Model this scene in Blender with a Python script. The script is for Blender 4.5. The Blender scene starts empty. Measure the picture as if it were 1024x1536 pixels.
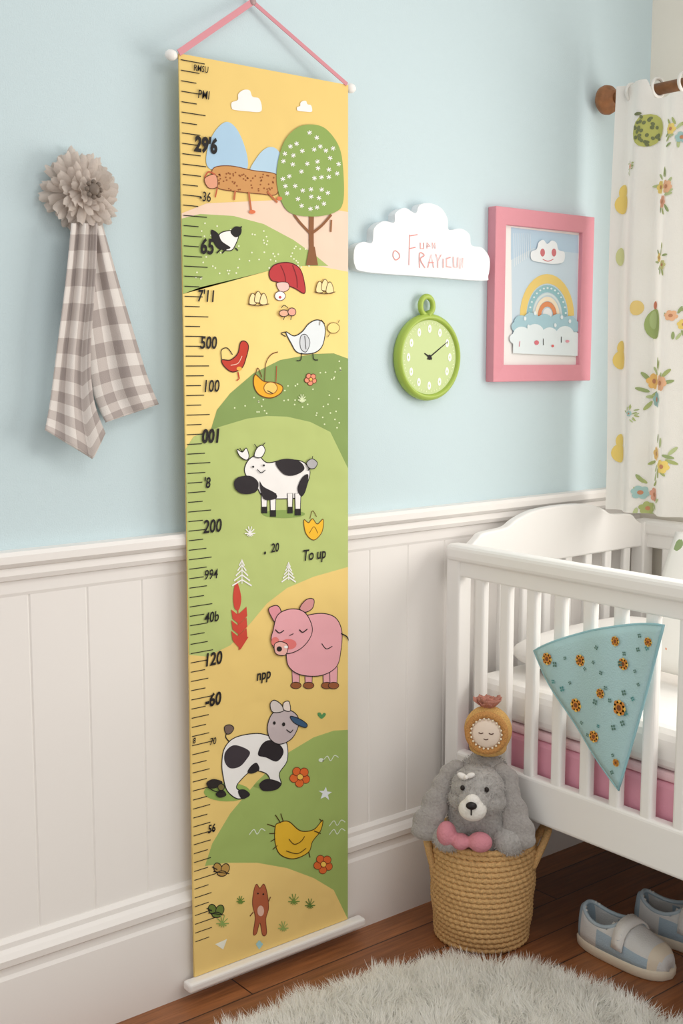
import bpy, bmesh, math, random
import numpy as np
from mathutils import Vector, Matrix, noise
from mathutils.geometry import tessellate_polygon
random.seed(4); rng=np.random.default_rng(7)
sc=bpy.context.scene
try:
    sc.view_settings.view_transform='Standard'; sc.view_settings.look='None'
except Exception as e: print(e)
pi=math.pi
# ------------------------------------------------------------ helpers
def lin(c):
    out=[]
    for v in c:
        v/=255.0
        out.append(v/12.92 if v<=0.04045 else ((v+0.055)/1.055)**2.4)
    return (*out,1.0)
MC={}
def mat(rgb,rough=0.6,bump=0,bscale=200,name=None,var=0,spec=0.3,sheen=0,trans=0,bdist=0.004):
    key=(tuple(rgb),rough,bump,bscale,var,sheen,trans,bdist)
    if key in MC: return MC[key]
    m=bpy.data.materials.new(name or "paint_%02x%02x%02x"%tuple(int(v) for v in rgb)); m.use_nodes=True
    nt=m.node_tree; b=nt.nodes["Principled BSDF"]
    b.inputs["Base Color"].default_value=lin(rgb); b.inputs["Roughness"].default_value=rough
    b.inputs["Specular IOR Level"].default_value=spec
    if sheen: b.inputs["Sheen Weight"].default_value=sheen
    tc=nt.nodes.new("ShaderNodeTexCoord")
    nz=nt.nodes.new("ShaderNodeTexNoise"); nz.inputs["Scale"].default_value=bscale; nz.inputs["Detail"].default_value=3
    nt.links.new(tc.outputs["Object"],nz.inputs["Vector"])
    if bump:
        bp=nt.nodes.new("ShaderNodeBump"); bp.inputs["Strength"].default_value=bump; bp.inputs["Distance"].default_value=bdist
        nt.links.new(nz.outputs["Fac"],bp.inputs["Height"]); nt.links.new(bp.outputs["Normal"],b.inputs["Normal"])
    if var:
        mx=nt.nodes.new("ShaderNodeMix"); mx.data_type='RGBA'
        mx.inputs["A"].default_value=lin([max(0,v*(1-var)) for v in rgb]); mx.inputs["B"].default_value=lin([min(255,v*(1+var)) for v in rgb])
        nt.links.new(nz.outputs["Fac"],mx.inputs["Factor"]); nt.links.new(mx.outputs["Result"],b.inputs["Base Color"])
    if trans:
        tr=nt.nodes.new("ShaderNodeBsdfTranslucent"); tr.inputs["Color"].default_value=lin(rgb)
        ms=nt.nodes.new("ShaderNodeMixShader"); ms.inputs[0].default_value=trans
        nt.links.new(b.outputs[0],ms.inputs[1]); nt.links.new(tr.outputs[0],ms.inputs[2])
        nt.links.new(ms.outputs[0],nt.nodes["Material Output"].inputs[0])
    MC[key]=m; return m
def empty(name,loc=(0,0,0)):
    e=bpy.data.objects.new(name,None); e.empty_display_size=0.05; e.location=loc
    sc.collection.objects.link(e); return e
def adopt(o,p):
    if p is not None:
        o.parent=p; o.matrix_parent_inverse=Matrix.Translation(-Vector(p.location))
def mesh(name,verts,faces,mats,parent=None,smooth=False,midx=None):
    me=bpy.data.meshes.new(name); me.from_pydata([tuple(v) for v in verts],[],faces)
    if not isinstance(mats,(list,tuple)): mats=[mats]
    for m in mats: me.materials.append(m)
    if midx is not None: me.polygons.foreach_set("material_index",midx)
    if smooth: me.polygons.foreach_set("use_smooth",[True]*len(me.polygons))
    me.update()
    o=bpy.data.objects.new(name,me); sc.collection.objects.link(o); adopt(o,parent); return o
def fixn(o):
    bm=bmesh.new(); bm.from_mesh(o.data); bmesh.ops.recalc_face_normals(bm,faces=bm.faces); bm.to_mesh(o.data); bm.free()
def box(name,x0,x1,y0,y1,z0,z1,m,parent=None,bevel=0.0):
    v=[(x,y,z) for x in (x0,x1) for y in (y0,y1) for z in (z0,z1)]
    f=[(0,1,3,2),(4,6,7,5),(0,4,5,1),(2,3,7,6),(0,2,6,4),(1,5,7,3)]
    o=mesh(name,v,f,m,parent); fixn(o)
    if bevel:
        b=o.modifiers.new("b",'BEVEL'); b.width=bevel; b.segments=3
    return o
def cr(pts,closed=True,n=6):
    P=[Vector(p) for p in pts]; N=len(P); out=[]
    for i in range(N if closed else N-1):
        if closed: a,b,c,d=P[(i-1)%N],P[i],P[(i+1)%N],P[(i+2)%N]
        else: a,b,c,d=P[max(i-1,0)],P[i],P[i+1],P[min(i+2,N-1)]
        for k in range(n):
            t=k/n
            out.append(0.5*((2*b)+(c-a)*t+(2*a-5*b+4*c-d)*t*t+(3*b-a-3*c+d)*t**3))
    if not closed: out.append(P[-1])
    return out
def tube(name,pts,r,m,parent=None,closed=False,smoothn=6,radii=None,res=10):
    pts=cr(pts,closed,smoothn) if smoothn>1 else [Vector(p) for p in pts]
    n=len(pts); V=[];F=[]
    up=Vector((0.13,0.27,0.95)); 
    for i,p in enumerate(pts):
        a=pts[(i-1)%n] if (closed or i>0) else p; b=pts[(i+1)%n] if (closed or i<n-1) else p
        t=(b-a).normalized(); s=t.cross(up)
        if s.length<1e-3: s=t.cross(Vector((1,0,0)))
        s.normalize(); up2=s.cross(t).normalized(); up=up2
        rr=r if radii is None else r*np.interp(i/(n-1),np.linspace(0,1,len(radii)),radii)
        for k in range(res):
            an=2*pi*k/res; V.append(p+s*math.cos(an)*rr+up2*math.sin(an)*rr)
    for i in range(n if closed else n-1):
        j=(i+1)%n
        for k in range(res):
            l=(k+1)%res; F.append((i*res+k,i*res+l,j*res+l,j*res+k))
    if not closed:
        F.append(tuple(range(res))); F.append(tuple(reversed(range((n-1)*res,n*res))))
    o=mesh(name,V,F,m,parent,True); fixn(o); return o
def lathe(name,prof,M,m,parent=None,n=48,smooth=True):
    V=[];F=[]
    for (r,h) in prof:
        for k in range(n):
            a=2*pi*k/n; V.append(M@Vector((r*math.cos(a),r*math.sin(a),h)))
    for i in range(len(prof)-1):
        for k in range(n):
            l=(k+1)%n; F.append((i*n+k,i*n+l,(i+1)*n+l,(i+1)*n+k))
    F.append(tuple(range(n))); F.append(tuple(range((len(prof)-1)*n,len(prof)*n)))
    o=mesh(name,V,F,m,parent,smooth); fixn(o)
    return o
def ell_geo(c,r,R=None,seg=20,rings=12):
    V=[];F=[]; R=R or Matrix.Identity(3)
    for i in range(rings+1):
        th=pi*i/rings
        for k in range(seg):
            a=2*pi*k/seg
            V.append(Vector(c)+R@Vector((r[0]*math.sin(th)*math.cos(a),r[1]*math.sin(th)*math.sin(a),r[2]*math.cos(th))))
    for i in range(rings):
        for k in range(seg):
            l=(k+1)%seg; F.append((i*seg+k,(i+1)*seg+k,(i+1)*seg+l,i*seg+l))
    return V,F
def blob(name,ells,m,parent=None,T=Matrix.Identity(4),voxel=0.004,remesh=True,it=6):
    V=[];F=[]
    for e in ells:
        c,r=e[0],e[1]; R=Matrix.Rotation(math.radians(e[2]),3,e[3]) if len(e)>2 else None
        v,f=ell_geo(c,r,R); o=len(V); V+= [T@x for x in v]; F+=[tuple(i+o for i in q) for q in f]
    ob=mesh(name,V,F,m,parent,True)
    bm=bmesh.new(); bm.from_mesh(ob.data); bmesh.ops.remove_doubles(bm,verts=bm.verts,dist=1e-5); bmesh.ops.recalc_face_normals(bm,faces=bm.faces); bm.to_mesh(ob.data); bm.free()
    if remesh:
        r=ob.modifiers.new("r",'REMESH'); r.mode='VOXEL'; r.voxel_size=voxel; r.use_smooth_shade=True
        s=ob.modifiers.new("s",'SMOOTH'); s.factor=0.5; s.iterations=it
    return ob
def fur(name,roots,norms,length,width,m,parent=None,lean=0.5,clump=None):
    N=len(roots); roots=np.array(roots,float); norms=np.array(norms,float)
    rnd=rng.normal(size=(N,3)); tang=np.cross(norms,rnd); tang/=np.linalg.norm(tang,axis=1)[:,None]+1e-9
    ld=rng.normal(size=(N,3))*lean
    if clump is not None: ld=ld*0.45+clump
    L=(length*(0.65+0.6*rng.random(N)))[:,None]
    d1=norms+ld*0.5; d1/=np.linalg.norm(d1,axis=1)[:,None]
    d2=norms*0.5+ld*1.3; d2/=np.linalg.norm(d2,axis=1)[:,None]
    p1=roots+d1*L*0.55; p2=p1+d2*L*0.45
    w=width*0.5
    V=np.concatenate([roots-tang*w,roots+tang*w,p1-tang*w*0.7,p1+tang*w*0.7,p2],axis=0)
    idx=np.arange(N)
    quads=np.stack([idx,idx+N,idx+3*N,idx+2*N],1); tris=np.stack([idx+2*N,idx+3*N,idx+4*N],1)
    me=bpy.data.meshes.new(name); me.vertices.add(5*N); me.vertices.foreach_set("co",V.ravel())
    nl=4*N+3*N; me.loops.add(nl); me.polygons.add(2*N)
    me.loops.foreach_set("vertex_index",np.concatenate([quads.ravel(),tris.ravel()]))
    ls=np.concatenate([np.arange(N)*4,4*N+np.arange(N)*3]); me.polygons.foreach_set("loop_start",ls)
    me.materials.append(m); me.update(calc_edges=True); me.validate()
    o=bpy.data.objects.new(name,me); sc.collection.objects.link(o); adopt(o,parent); return o
# plane calibration: image pixels -> camera ray's hit on a wall-parallel plane
def W(u,v,y):
    a=u-512; b=768-v
    dx=1111.3+.7771*a+.0796*b; dy=1372.2-.6293*a+.0983*b; dz=-225.2+.992*b
    t=(2+y)/dy
    return dx*t,1.29+dz*t
class Art:
    """flat printed artwork on a plane parallel to the back wall"""
    def __init__(s,y,clip=None,step=0.00012,cloth=False): s.y=y; s.V=[];s.F=[];s.mi=[];s.mats=[];s.layer=0;s.clip=clip;s.step=step;s.cloth=cloth
    def m(s,c):
        k=mat(c,0.7,0.7,4.5,bdist=.025) if s.cloth else mat(c,0.7)
        if k not in s.mats: s.mats.append(k)
        return s.mats.index(k)
    def put(s,xz,faces,c):
        o=len(s.V); y=s.y-s.layer*s.step
        for x,z in xz:
            if s.clip: x=min(max(x,s.clip[0]),s.clip[1]); z=min(max(z,s.clip[2]),s.clip[3])
            s.V.append((x,y,z))
        k=s.m(c)
        for f in faces:
            s.F.append(tuple(i+o for i in f)); s.mi.append(k)
        s.layer+=1
    def raw(s,c,pts):
        xz=[W(p[0],p[1],s.y) for p in pts]
        tri=tessellate_polygon([[Vector((x,z,0)) for x,z in xz]])
        s.put(xz,[tuple(t) for t in tri],c)
    def P(s,c,pts,ol=None,w=1.6,sm=True):
        q=[(p[0],p[1]) for p in (cr([(a,b,0) for a,b in pts],True,6) if sm else [Vector((a,b,0)) for a,b in pts])]
        s.raw(c,q)
        if ol: s.S(ol,w,q+[q[0]],False)
    def E(s,c,x,y,rx,ry=None,ol=None,w=1.6,rot=0):
        ry=rx if ry is None else ry; r=math.radians(rot)
        q=[(x+rx*math.cos(a)*math.cos(r)-ry*math.sin(a)*math.sin(r),y+rx*math.cos(a)*math.sin(r)+ry*math.sin(a)*math.cos(r)) for a in [2*pi*k/20 for k in range(20)]]
        s.raw(c,q)
        if ol: s.S(ol,w,q+[q[0]],False)
    def S(s,c,w,pts,sm=True):
        q=[(p[0],p[1]) for p in (cr([(a,b,0) for a,b in pts],False,5) if sm and len(pts)>2 else [Vector((a,b,0)) for a,b in pts])]
        pts=[Vector(W(p[0],p[1],s.y)) for p in q]; hw=w*0.00135/2; L=[];Rr=[]
        n=len(pts)
        for i,p in enumerate(pts):
            t=(pts[min(i+1,n-1)]-pts[max(i-1,0)])
            if i in (0,n-1) and (pts[0]-pts[-1]).length<1e-6: t=pts[1]-pts[-2]
            if t.length<1e-9: t=Vector((1,0))
            t.normalize(); nn=Vector((-t.y,t.x)); L.append(p+nn*hw); Rr.append(p-nn*hw)
        s.put([tuple(x) for x in L+Rr],[(i,i+1,n+i+1,n+i) for i in range(n-1)],c)
    def T(s,c,txt,x,y,size,bold=0.0,shear=0.0,sx=1.0):
        cu=bpy.data.curves.new("t",'FONT'); cu.body=txt; cu.size=1; cu.align_x='CENTER'; cu.align_y='CENTER'; cu.offset=bold; cu.shear=shear; cu.resolution_u=3
        ob=bpy.data.objects.new("t",cu); sc.collection.objects.link(ob); dg=bpy.context.evaluated_depsgraph_get()
        me=bpy.data.meshes.new_from_object(ob.evaluated_get(dg)); cx,cz=W(x,y,s.y); k=size*0.00135*1.35
        s.put([(cx+v.co.x*k*sx,cz+v.co.y*k) for v in me.vertices],[tuple(p.vertices) for p in me.polygons],c)
        bpy.data.objects.remove(ob); bpy.data.curves.remove(cu); bpy.data.meshes.remove(me)
    def done(s,name,parent): return mesh(name,s.V,s.F,s.mats,parent,False,s.mi)

# ------------------------------------------------------------ room
XC=2.66
blue=mat((203,221,226),0.85,0.15,350,"blue_wall_paint",spec=0.15)
white=mat((240,236,232),0.5,name="white_trim_paint",spec=0.3)
cream=mat((236,230,218),0.85,0.1,300,"cream_wall_paint")
box("wall_back",-1.2,XC+0.1,0.0,0.1,0,2.7,blue)
V=[];prof=[]
s=0.115; gx=1.0-s*19
while gx<XC:
    prof+= [(gx-0.003,-0.012),(gx,-0.0100),(gx+0.003,-0.012)]; gx+=s
prof=[(-1.2,-0.012)]+[p for p in prof if -1.19<p[0]<XC-0.005]+[(XC,-0.012)]
n=len(prof); V=[(a,b,0.2) for a,b in prof]+[(a,b,0.93) for a,b in prof]
mesh("wainscot_panelling",V,[(i,i+1,n+i+1,n+i) for i in range(n-1)],white)
def molding(name,prof,m,axis='x',a0=-1.2,a1=XC):
    n=len(prof); V=[(a0,-d,z) for d,z in prof]+[(a1,-d,z) for d,z in prof]
    if axis=='y': V=[(XC-d,a0,z) for d,z in prof]+[(XC-d,a1,z) for d,z in prof]
    F=[(i,(i+1)%n,n+(i+1)%n,n+i) for i in range(n)]+[tuple(range(n)),tuple(range(n,2*n))]
    o=mesh(name,V,F,m); fixn(o); return o
rail=[(0,.955),(.030,.955),(.036,.948),(.036,.935),(.030,.928),(.024,.925),(.026,.912),(.022,.903),(.014,.9),(.014,.878),(.012,.872),(0,.872)]
molding("trim_1",rail,white)
bb=[(0,0),(.026,0),(.026,.165),(.022,.172),(.022,.186),(.030,.192),(.032,.205),(.026,.215),(.020,.222),(.020,.232),(.014,.240),(0,.240)]
molding("baseboard_back",bb,white)
molding("baseboard_right",bb,white,'y',-3.0,-0.03)
wy0,wy1,wz0,wz1=-1.9,-0.42,0.98,1.84
wr=empty("wall_right",(XC,-1.5,0))
for i,(a,b,c,d) in enumerate([(-3,0,0,wz0),(-3,0,wz1,2.7),(-3,wy0,wz0,wz1),(wy1,0,wz0,wz1)]):
    box("panel_%d"%(i+1),XC,XC+0.1,a,b,c,d,cream,wr)
wn=empty("window_1",(XC,-1.2,1.5))
for i,(a,b,c,d) in enumerate([(wy0-.06,wy1+.06,wz1,wz1+.06),(wy0-.06,wy1+.06,wz0-.06,wz0),(wy0-.06,wy0,wz0,wz1),(wy1,wy1+.06,wz0,wz1),(-1.19,-1.13,wz0,wz1)]):
    box("frame_%d"%(i+1),XC-.02,XC+.05,a,b,c,d,white,wn,0.004)
box("glazing_bar",XC+.01,XC+.03,wy0,wy1,1.40,1.43,white,wn)
# floor: wood planks
fm=bpy.data.materials.new("oak_floorboards"); fm.use_nodes=True; nt=fm.node_tree; b=nt.nodes["Principled BSDF"]
tc=nt.nodes.new("ShaderNodeTexCoord"); br=nt.nodes.new("ShaderNodeTexBrick"); nt.links.new(tc.outputs["Object"],br.inputs["Vector"])
br.inputs["Scale"].default_value=1; br.inputs["Brick Width"].default_value=1.3; br.inputs["Row Height"].default_value=0.105; br.inputs["Mortar Size"].default_value=0.0016; br.offset=0.37
br.inputs["Color1"].default_value=lin((172,110,66)); br.inputs["Color2"].default_value=lin((138,84,50)); br.inputs["Mortar"].default_value=lin((50,28,16))
mp=nt.nodes.new("ShaderNodeMapping"); mp.inputs["Scale"].default_value=(1.5,22,1); nt.links.new(tc.outputs["Object"],mp.inputs["Vector"])
nz=nt.nodes.new("ShaderNodeTexNoise"); nz.inputs["Scale"].default_value=4; nz.inputs["Detail"].default_value=8; nz.inputs["Roughness"].default_value=.65; nt.links.new(mp.outputs[0],nz.inputs["Vector"])
rp=nt.nodes.new("ShaderNodeValToRGB"); rp.color_ramp.elements[0].position=.3; rp.color_ramp.elements[0].color=(.38,.36,.34,1); rp.color_ramp.elements[1].position=.72; rp.color_ramp.elements[1].color=(1.1,1.1,1.1,1)
nt.links.new(nz.outputs["Fac"],rp.inputs[0])
mx=nt.nodes.new("ShaderNodeMix"); mx.data_type='RGBA'; mx.blend_type='MULTIPLY'; mx.inputs["Factor"].default_value=.85
nt.links.new(br.outputs["Color"],mx.inputs["A"]); nt.links.new(rp.outputs[0],mx.inputs["B"]); nt.links.new(mx.outputs["Result"],b.inputs["Base Color"])
b.inputs["Roughness"].default_value=.38; bp=nt.nodes.new("ShaderNodeBump"); bp.inputs["Strength"].default_value=.15; nt.links.new(nz.outputs["Fac"],bp.inputs["Height"]); nt.links.new(bp.outputs[0],b.inputs["Normal"])
box("floor",-1.2,XC+.1,-3.0,0.1,-0.05,0,fm)

# ------------------------------------------------------------ growth chart
gc=empty("growth_chart",(1.4,-0.045,0.95))
CX0,CX1,CZ0,CZ1=1.200,1.603,0.045,1.852
CY=-0.042
Y1=(236,205,126);Y2=(248,220,138);GR1=(170,190,112);GR2=(136,160,92);GR3=(186,200,124);GR4=(162,184,104);K=(34,30,30);Wh=(246,243,240)
box("canvas_panel",CX0,CX1,CY,CY+0.003,CZ0,CZ1,mat(Y1,0.7,0.7,4.5,bdist=.025),gc)
A=Art(CY-0.0004,(CX0,CX1,CZ0,CZ1),0.0001,True)
A.P(Y2,[(250,440),(340,424),(390,408),(440,400),(480,398),(560,405),(560,700),(250,700)],sm=False)
A.P((240,212,190),[(250,318),(310,305),(420,300),(560,322),(560,410),(440,392),(380,352),(250,352)],sm=False)
A.P(GR1,[(250,326),(300,321),(350,324),(395,336),(440,360),(475,385),(492,399),(455,399),(415,403),(380,412),(340,424),(300,431),(250,440)],sm=False)
A.P(GR2,[(315,648),(325,615),(345,590),(380,560),(420,540),(470,531),(500,530),(560,538),(560,700),(300,700)],sm=False)
A.P(GR3,[(240,676),(290,655),(330,640),(370,628),(400,624),(430,625),(465,633),(495,648),(560,700),(560,1000),(240,1000)],sm=False)
A.P(Y1,[(240,990),(310,985),(345,968),(375,935),(400,905),(430,882),(470,865),(560,845),(560,1400),(240,1400)],sm=False)
A.P(GR4,[(560,1085),(500,1096),(470,1106),(430,1130),(385,1172),(345,1220),(318,1265),(305,1305),(560,1420)],sm=False)
A.P((242,210,132),[(240,1312),(300,1300),(340,1294),(385,1294),(430,1302),(470,1317),(500,1335),(560,1376),(560,1500),(240,1500)],sm=False)
base=A.layer
def fig(l=0): A.layer=base+l
# sky motifs
fig()
for (x,y,k) in [(369,152,1),(456,160,.5)]:
    A.P(Wh,[(x-22*k,y+10*k),(x-22*k,y+2*k),(x-13*k,y-2*k),(x-12*k,y-11*k),(x-4*k,y-17*k),(x+5*k,y-16*k),(x+9*k,y-7*k),(x+19*k,y-4*k),(x+23*k,y+8*k),(x+20*k,y+16*k),(x,y+15*k),(x-18*k,y+13*k)])
fig(); A.P((172,204,228),[(341,183),(356,196),(368,225),(371,250),(360,258),(322,256),(309,245),(313,215),(326,192)])
A.P((182,212,232),[(402,221),(418,228),(428,262),(376,262),(385,236)])
fig(2); BR=(205,150,92)
A.P(BR,[(320,252),(345,249),(380,256),(412,261),(418,275),(413,292),(390,291),(350,287),(326,282),(318,268)],(120,70,40),1.2)
for i in range(60):
    x=random.uniform(324,410); y=random.uniform(257,284)+(x-320)*0.05; A.layer=base+6; A.E((150,88,48),x,y,1.2)
fig(7); A.P((226,160,130),[(306,268),(322,262),(325,280),(312,282)],(90,50,30),1)
A.S((190,90,60),2,[(306,266),(312,258),(322,262)]);A.S((190,90,60),2,[(325,282),(322,296)])
A.S((190,110,70),3,[(352,286),(350,300)]);A.S((190,110,70),3,[(372,288),(376,318)]);A.S((190,110,70),3,[(400,288),(415,304)]);A.E((220,120,80),377,318,5,3);A.E((220,120,80),418,298,4,3)
# tree
fig(8); A.S((140,92,58),9,[(467,300),(466,350),(467,396)]); A.P((140,92,58),[(458,398),(463,370),(471,370),(476,398)],sm=False)
A.S((140,92,58),4,[(466,352),(450,335),(440,322)]);A.S((140,92,58),4,[(467,350),(482,338),(496,322)]);A.S((150,100,60),3,[(496,330),(495,348)])
A.P((142,168,90),[(465,187),(488,194),(508,222),(514,262),(513,305),(498,320),(465,325),(432,318),(417,290),(414,255),(424,215),(443,193)])
SP=[]
while len(SP)<40:
    a=random.uniform(0,2*pi);r=math.sqrt(random.random()); x=464+44*r*math.cos(a); y=257+60*r*math.sin(a)
    if any((x-p)**2+(y-q)**2<95 for p,q in SP): continue
    SP.append((x,y)); A.layer=base+16
    for q in range(3):
        an=q*pi/3+.3; A.S(Wh,1.3,[(x-3.6*math.cos(an),y-3.6*math.sin(an)),(x+3.6*math.cos(an),y+3.6*math.sin(an))])
for i in range(60):
    x=random.uniform(290,465); t=(x-290)/175; y=random.uniform(332+34*t*t,420-18*t); fig(); A.E((235,240,205),x,y,1.3)
for i in range(120):
    x=random.uniform(335,512); y=random.uniform(535,655)
    top=648-115*math.sqrt(max(0,(x-315)/200)) ; bot=626+max(0,x-430)**1.3*0.1
    if y>top+6 and y<bot-5: fig(); A.E((225,235,190),x,y,1.2)
# ticks
zz=CZ1-0.012; i=0
A.layer=base+1
xl=CX0+0.003
k=A.m(K)
while zz>0.11:
    L=0.052 if i%5==0 else (0.040 if i%2 else 0.033)
    o=len(A.V); y=A.y-0.0014
    A.V+=[(xl,y,zz),(xl+L,y,zz),(xl+L,y,zz+0.0017),(xl,y,zz+0.0017)]; A.F.append((o,o+1,o+2,o+3)); A.mi.append(k)
    zz-=0.0187; i+=1
# labels
for (t,x,y,sz,bo) in [("RMSU",300,104,9,.01),("PMI",304,143,12,.01),("29'6",307,219,21,.045),("-36",306,296,14,.01),("65",309,371,22,.03),("7'11",308,445,17,.02),("500",311,515,18,.025),("100",315,580,18,.015),("001",315,655,20,.04),("'8",309,725,16,.02),("200",317,790,20,.02),("994",315,862,15,.01),("40b",316,926,16,.015),("120",318,989,20,.025),("-60",318,1050,20,.03),("70",318,1112,11,.01),("56",316,1243,13,.02),("8",290,1111,9,.02),("20",411,822,14,.02),("To up",470,832,18,.015),("npp",394,1012,17,.02),(".",396,822,22,.02)]:
    A.layer=base+18; A.T(K,t,x,y,sz,bo,0.15,0.78)
# bird (magpie)
fig(4); A.P(Wh,[(328,352),(345,346),(357,352),(352,368),(345,376),(330,372)],K,1.3); A.P(K,[(316,345),(326,350),(332,362),(345,372),(328,374),(318,360)]); A.P(K,[(345,348),(352,340),(361,342),(360,352),(352,356)])
A.S(K,2,[(355,345),(362,340)]);A.S(K,2,[(352,372),(356,376)])
for q in (332,340): A.S(K,2,[(q,372),(q-8,380)])
# red barn mushroom
fig(4); A.P((190,58,62),[(403,408),(412,397),(432,394),(448,402),(455,420),(456,440),(440,432),(418,424),(406,420)],(90,25,30),1.5)
A.S((120,30,38),1.5,[(420,398),(426,412),(428,428)]);A.S((120,30,38),1.5,[(438,398),(444,416),(445,432)])
A.P((238,200,190),[(414,425),(430,424),(432,434),(420,438)],(90,40,40),1); A.E(Wh,419,444,8,7,(90,60,60),1);A.E((200,80,80),419,446,2,2)
for (x,y) in [(378,449),(386,446),(394,449),(478,431),(486,428),(493,432)]:
    A.P((250,228,170),[(x-5,y+7),(x-4,y-4),(x,y-9),(x+4,y-4),(x+5,y+7)],(80,50,30),1.1)
A.S((80,50,30),1.1,[(370,456),(385,459),(402,456)]);A.S((80,50,30),1.1,[(470,438),(485,441),(501,438)])
A.E((235,180,150),424,470,7,5,K,1.2);A.E((235,170,150),436,468,6,6,K,1.2);A.S(K,1.2,[(420,462),(424,458),(430,462)]);A.S(K,1.3,[(425,475),(423,480)]);A.S(K,1.3,[(435,473),(434,480)])
# white sheep-bird
fig(4); A.P((232,238,240),[(428,498),(440,504),(452,498),(462,486),(474,480),(484,484),(487,498),(482,520),(468,530),(446,529),(436,515)],K,1.5)
A.S(K,1.3,[(428,498),(421,500),(428,505)]);A.P((210,214,218),[(450,505),(458,502),(464,514),(458,528),(450,522)],K,1);A.S(K,1.5,[(452,529),(450,540),(444,541)]);A.S(K,1.5,[(468,529),(470,539),(476,540)])
A.S(K,1.1,[(456,504),(458,524)])
A.E((250,222,140),499,492,9,8,(110,80,40),1);A.S((110,80,40),1,[(506,484),(508,480)]);A.S((110,80,40),1,[(494,500),(490,506)]);A.S((110,80,40),1,[(486,486),(480,480),(478,488)])
# red hen
fig(4); A.P((198,62,44),[(332,540),(345,540),(356,530),(360,514),(367,512),(372,520),(368,538),(362,552),(348,558),(336,550)],(70,25,20),1.5)
A.S(K,1.3,[(332,540),(331,526),(340,522),(348,532)]);A.E((240,180,80),358,553,4,3);A.S((190,60,40),2,[(356,558),(358,568)]);A.S((190,60,40),1.5,[(358,568),(354,571)]);A.S((240,190,170),1.3,[(345,548),(356,545),(362,534)])
# orange chick
fig(4); A.P((240,176,44),[(382,562),(395,572),(412,574),(423,580),(420,590),(405,597),(388,592),(380,578)],(110,60,20),1.5)
A.E((247,205,110),405,582,10,9,(140,80,30),1.2);A.S((110,60,20),1.3,[(396,572),(398,545),(406,532),(416,528)]);A.S((110,60,20),1.3,[(382,562),(386,552),(392,566)]);A.S((180,70,40),1.3,[(413,573),(414,549)]);A.S(K,1.2,[(400,586),(408,590)])
def flower(x,y,r,c,ol=(110,50,30),l=4):
    fig(l)
    for q in range(5):
        a=q*2*pi/5+.4; A.E(c,x+r*.62*math.cos(a),y+r*.62*math.sin(a),r*.42,r*.42,ol,1)
    A.E((245,200,90),x,y,r*.3,r*.3,ol,1)
def grass(x,y,r,c,l=4):
    fig(l)
    for q in range(6):
        a=-pi*q/5; A.S(c,1.6,[(x,y),(x+r*math.cos(a)*.8,y+r*math.sin(a)*1.1)])
        A.S(c,1.6,[(x,y+1),(x+r*.6*math.cos(a),y-r*.5*math.sin(a))])
flower(465,569,9,(240,150,120));grass(452,600,8,(225,235,190));grass(374,800,10,Wh)
# cow 1
fig(2); A.E((140,165,88),425,771,32,6)
A.P(Wh,[(366,706),(372,690),(386,683),(400,694),(425,690),(452,692),(464,706),(460,726),(452,744),(430,748),(396,746),(384,730),(374,722)],K,1.5)
for (x0,x1,y1) in [(391,400,768),(404,413,773),(430,438,768),(441,450,771)]:
    A.P(Wh,[(x0,740),(x1,740),(x1-1,y1),(x0+1,y1)],K,1.2,sm=False); A.P(K,[(x0,y1-8),(x1,y1-8),(x1,y1+2),(x0,y1+2)],sm=False)
A.P((42,36,40),[(412,694),(428,688),(448,692),(455,704),(440,713),(424,711)])
A.P((42,36,40),[(452,716),(461,712),(458,732),(450,744),(445,732)]); A.P((42,36,40),[(388,722),(394,730),(412,740),(412,748),(394,748)])
A.P((42,36,40),[(350,722),(358,715),(375,714),(386,724),(382,738),(364,741),(352,734)])
A.P(Wh,[(368,690),(358,684),(354,674),(362,678),(368,672),(372,684)],K,1.3);A.P(Wh,[(380,684),(384,672),(392,668),(396,676),(390,686)],K,1.3)
A.S(K,1.3,[(384,672),(380,666)]);A.S(K,1.3,[(392,668),(396,664)]);A.S(K,1.3,[(362,678),(358,672)])
A.E(K,378,700,1.6,1.6);A.E(K,394,698,1.6,1.6);A.S(K,1.3,[(384,704),(390,709),(396,705)])
A.S(K,1.6,[(460,706),(464,698),(466,694)]);A.P((180,178,180),[(458,694),(466,688),(474,694),(470,702),(462,702)],K,1.2);A.S(K,1.2,[(466,688),(467,684)])
# chick leaf
fig(4); A.P((244,190,50),[(455,780),(462,784),(468,778),(475,786),(484,779),(482,798),(470,810),(458,800)],(110,70,20),1.3);A.S((110,70,20),1,[(463,800),(470,790),(476,800)]);A.S((110,70,20),1,[(464,778),(468,766),(474,775)])
# white trees and red feather tree
for (x,y,r) in [(362,862,15),(432,860,11)]:
    fig(4)
    for q in range(5):
        ww=r*(0.25+q*.18); A.S(Wh,2.2,[(x-ww,y-r*1.1+q*r*.5+3),(x,y-r*1.5+q*r*.5),(x+ww,y-r*1.1+q*r*.5+3)],False)
    A.S(Wh,1.5,[(x,y-r*1.5),(x,y+r*.9)])
fig(4); RD=(204,72,56); A.S(RD,2,[(355,880),(358,975)]); A.P(RD,[(354,872),(361,895),(358,914),(351,912),(349,892)])
for yy in (922,938,954): 
    A.P(RD,[(346,yy-8),(356,yy),(369,yy-12),(370,yy+2),(358,yy+14),(348,yy+6)],sm=False)
A.P(RD,[(349,962),(372,955),(360,974)],sm=False)
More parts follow.
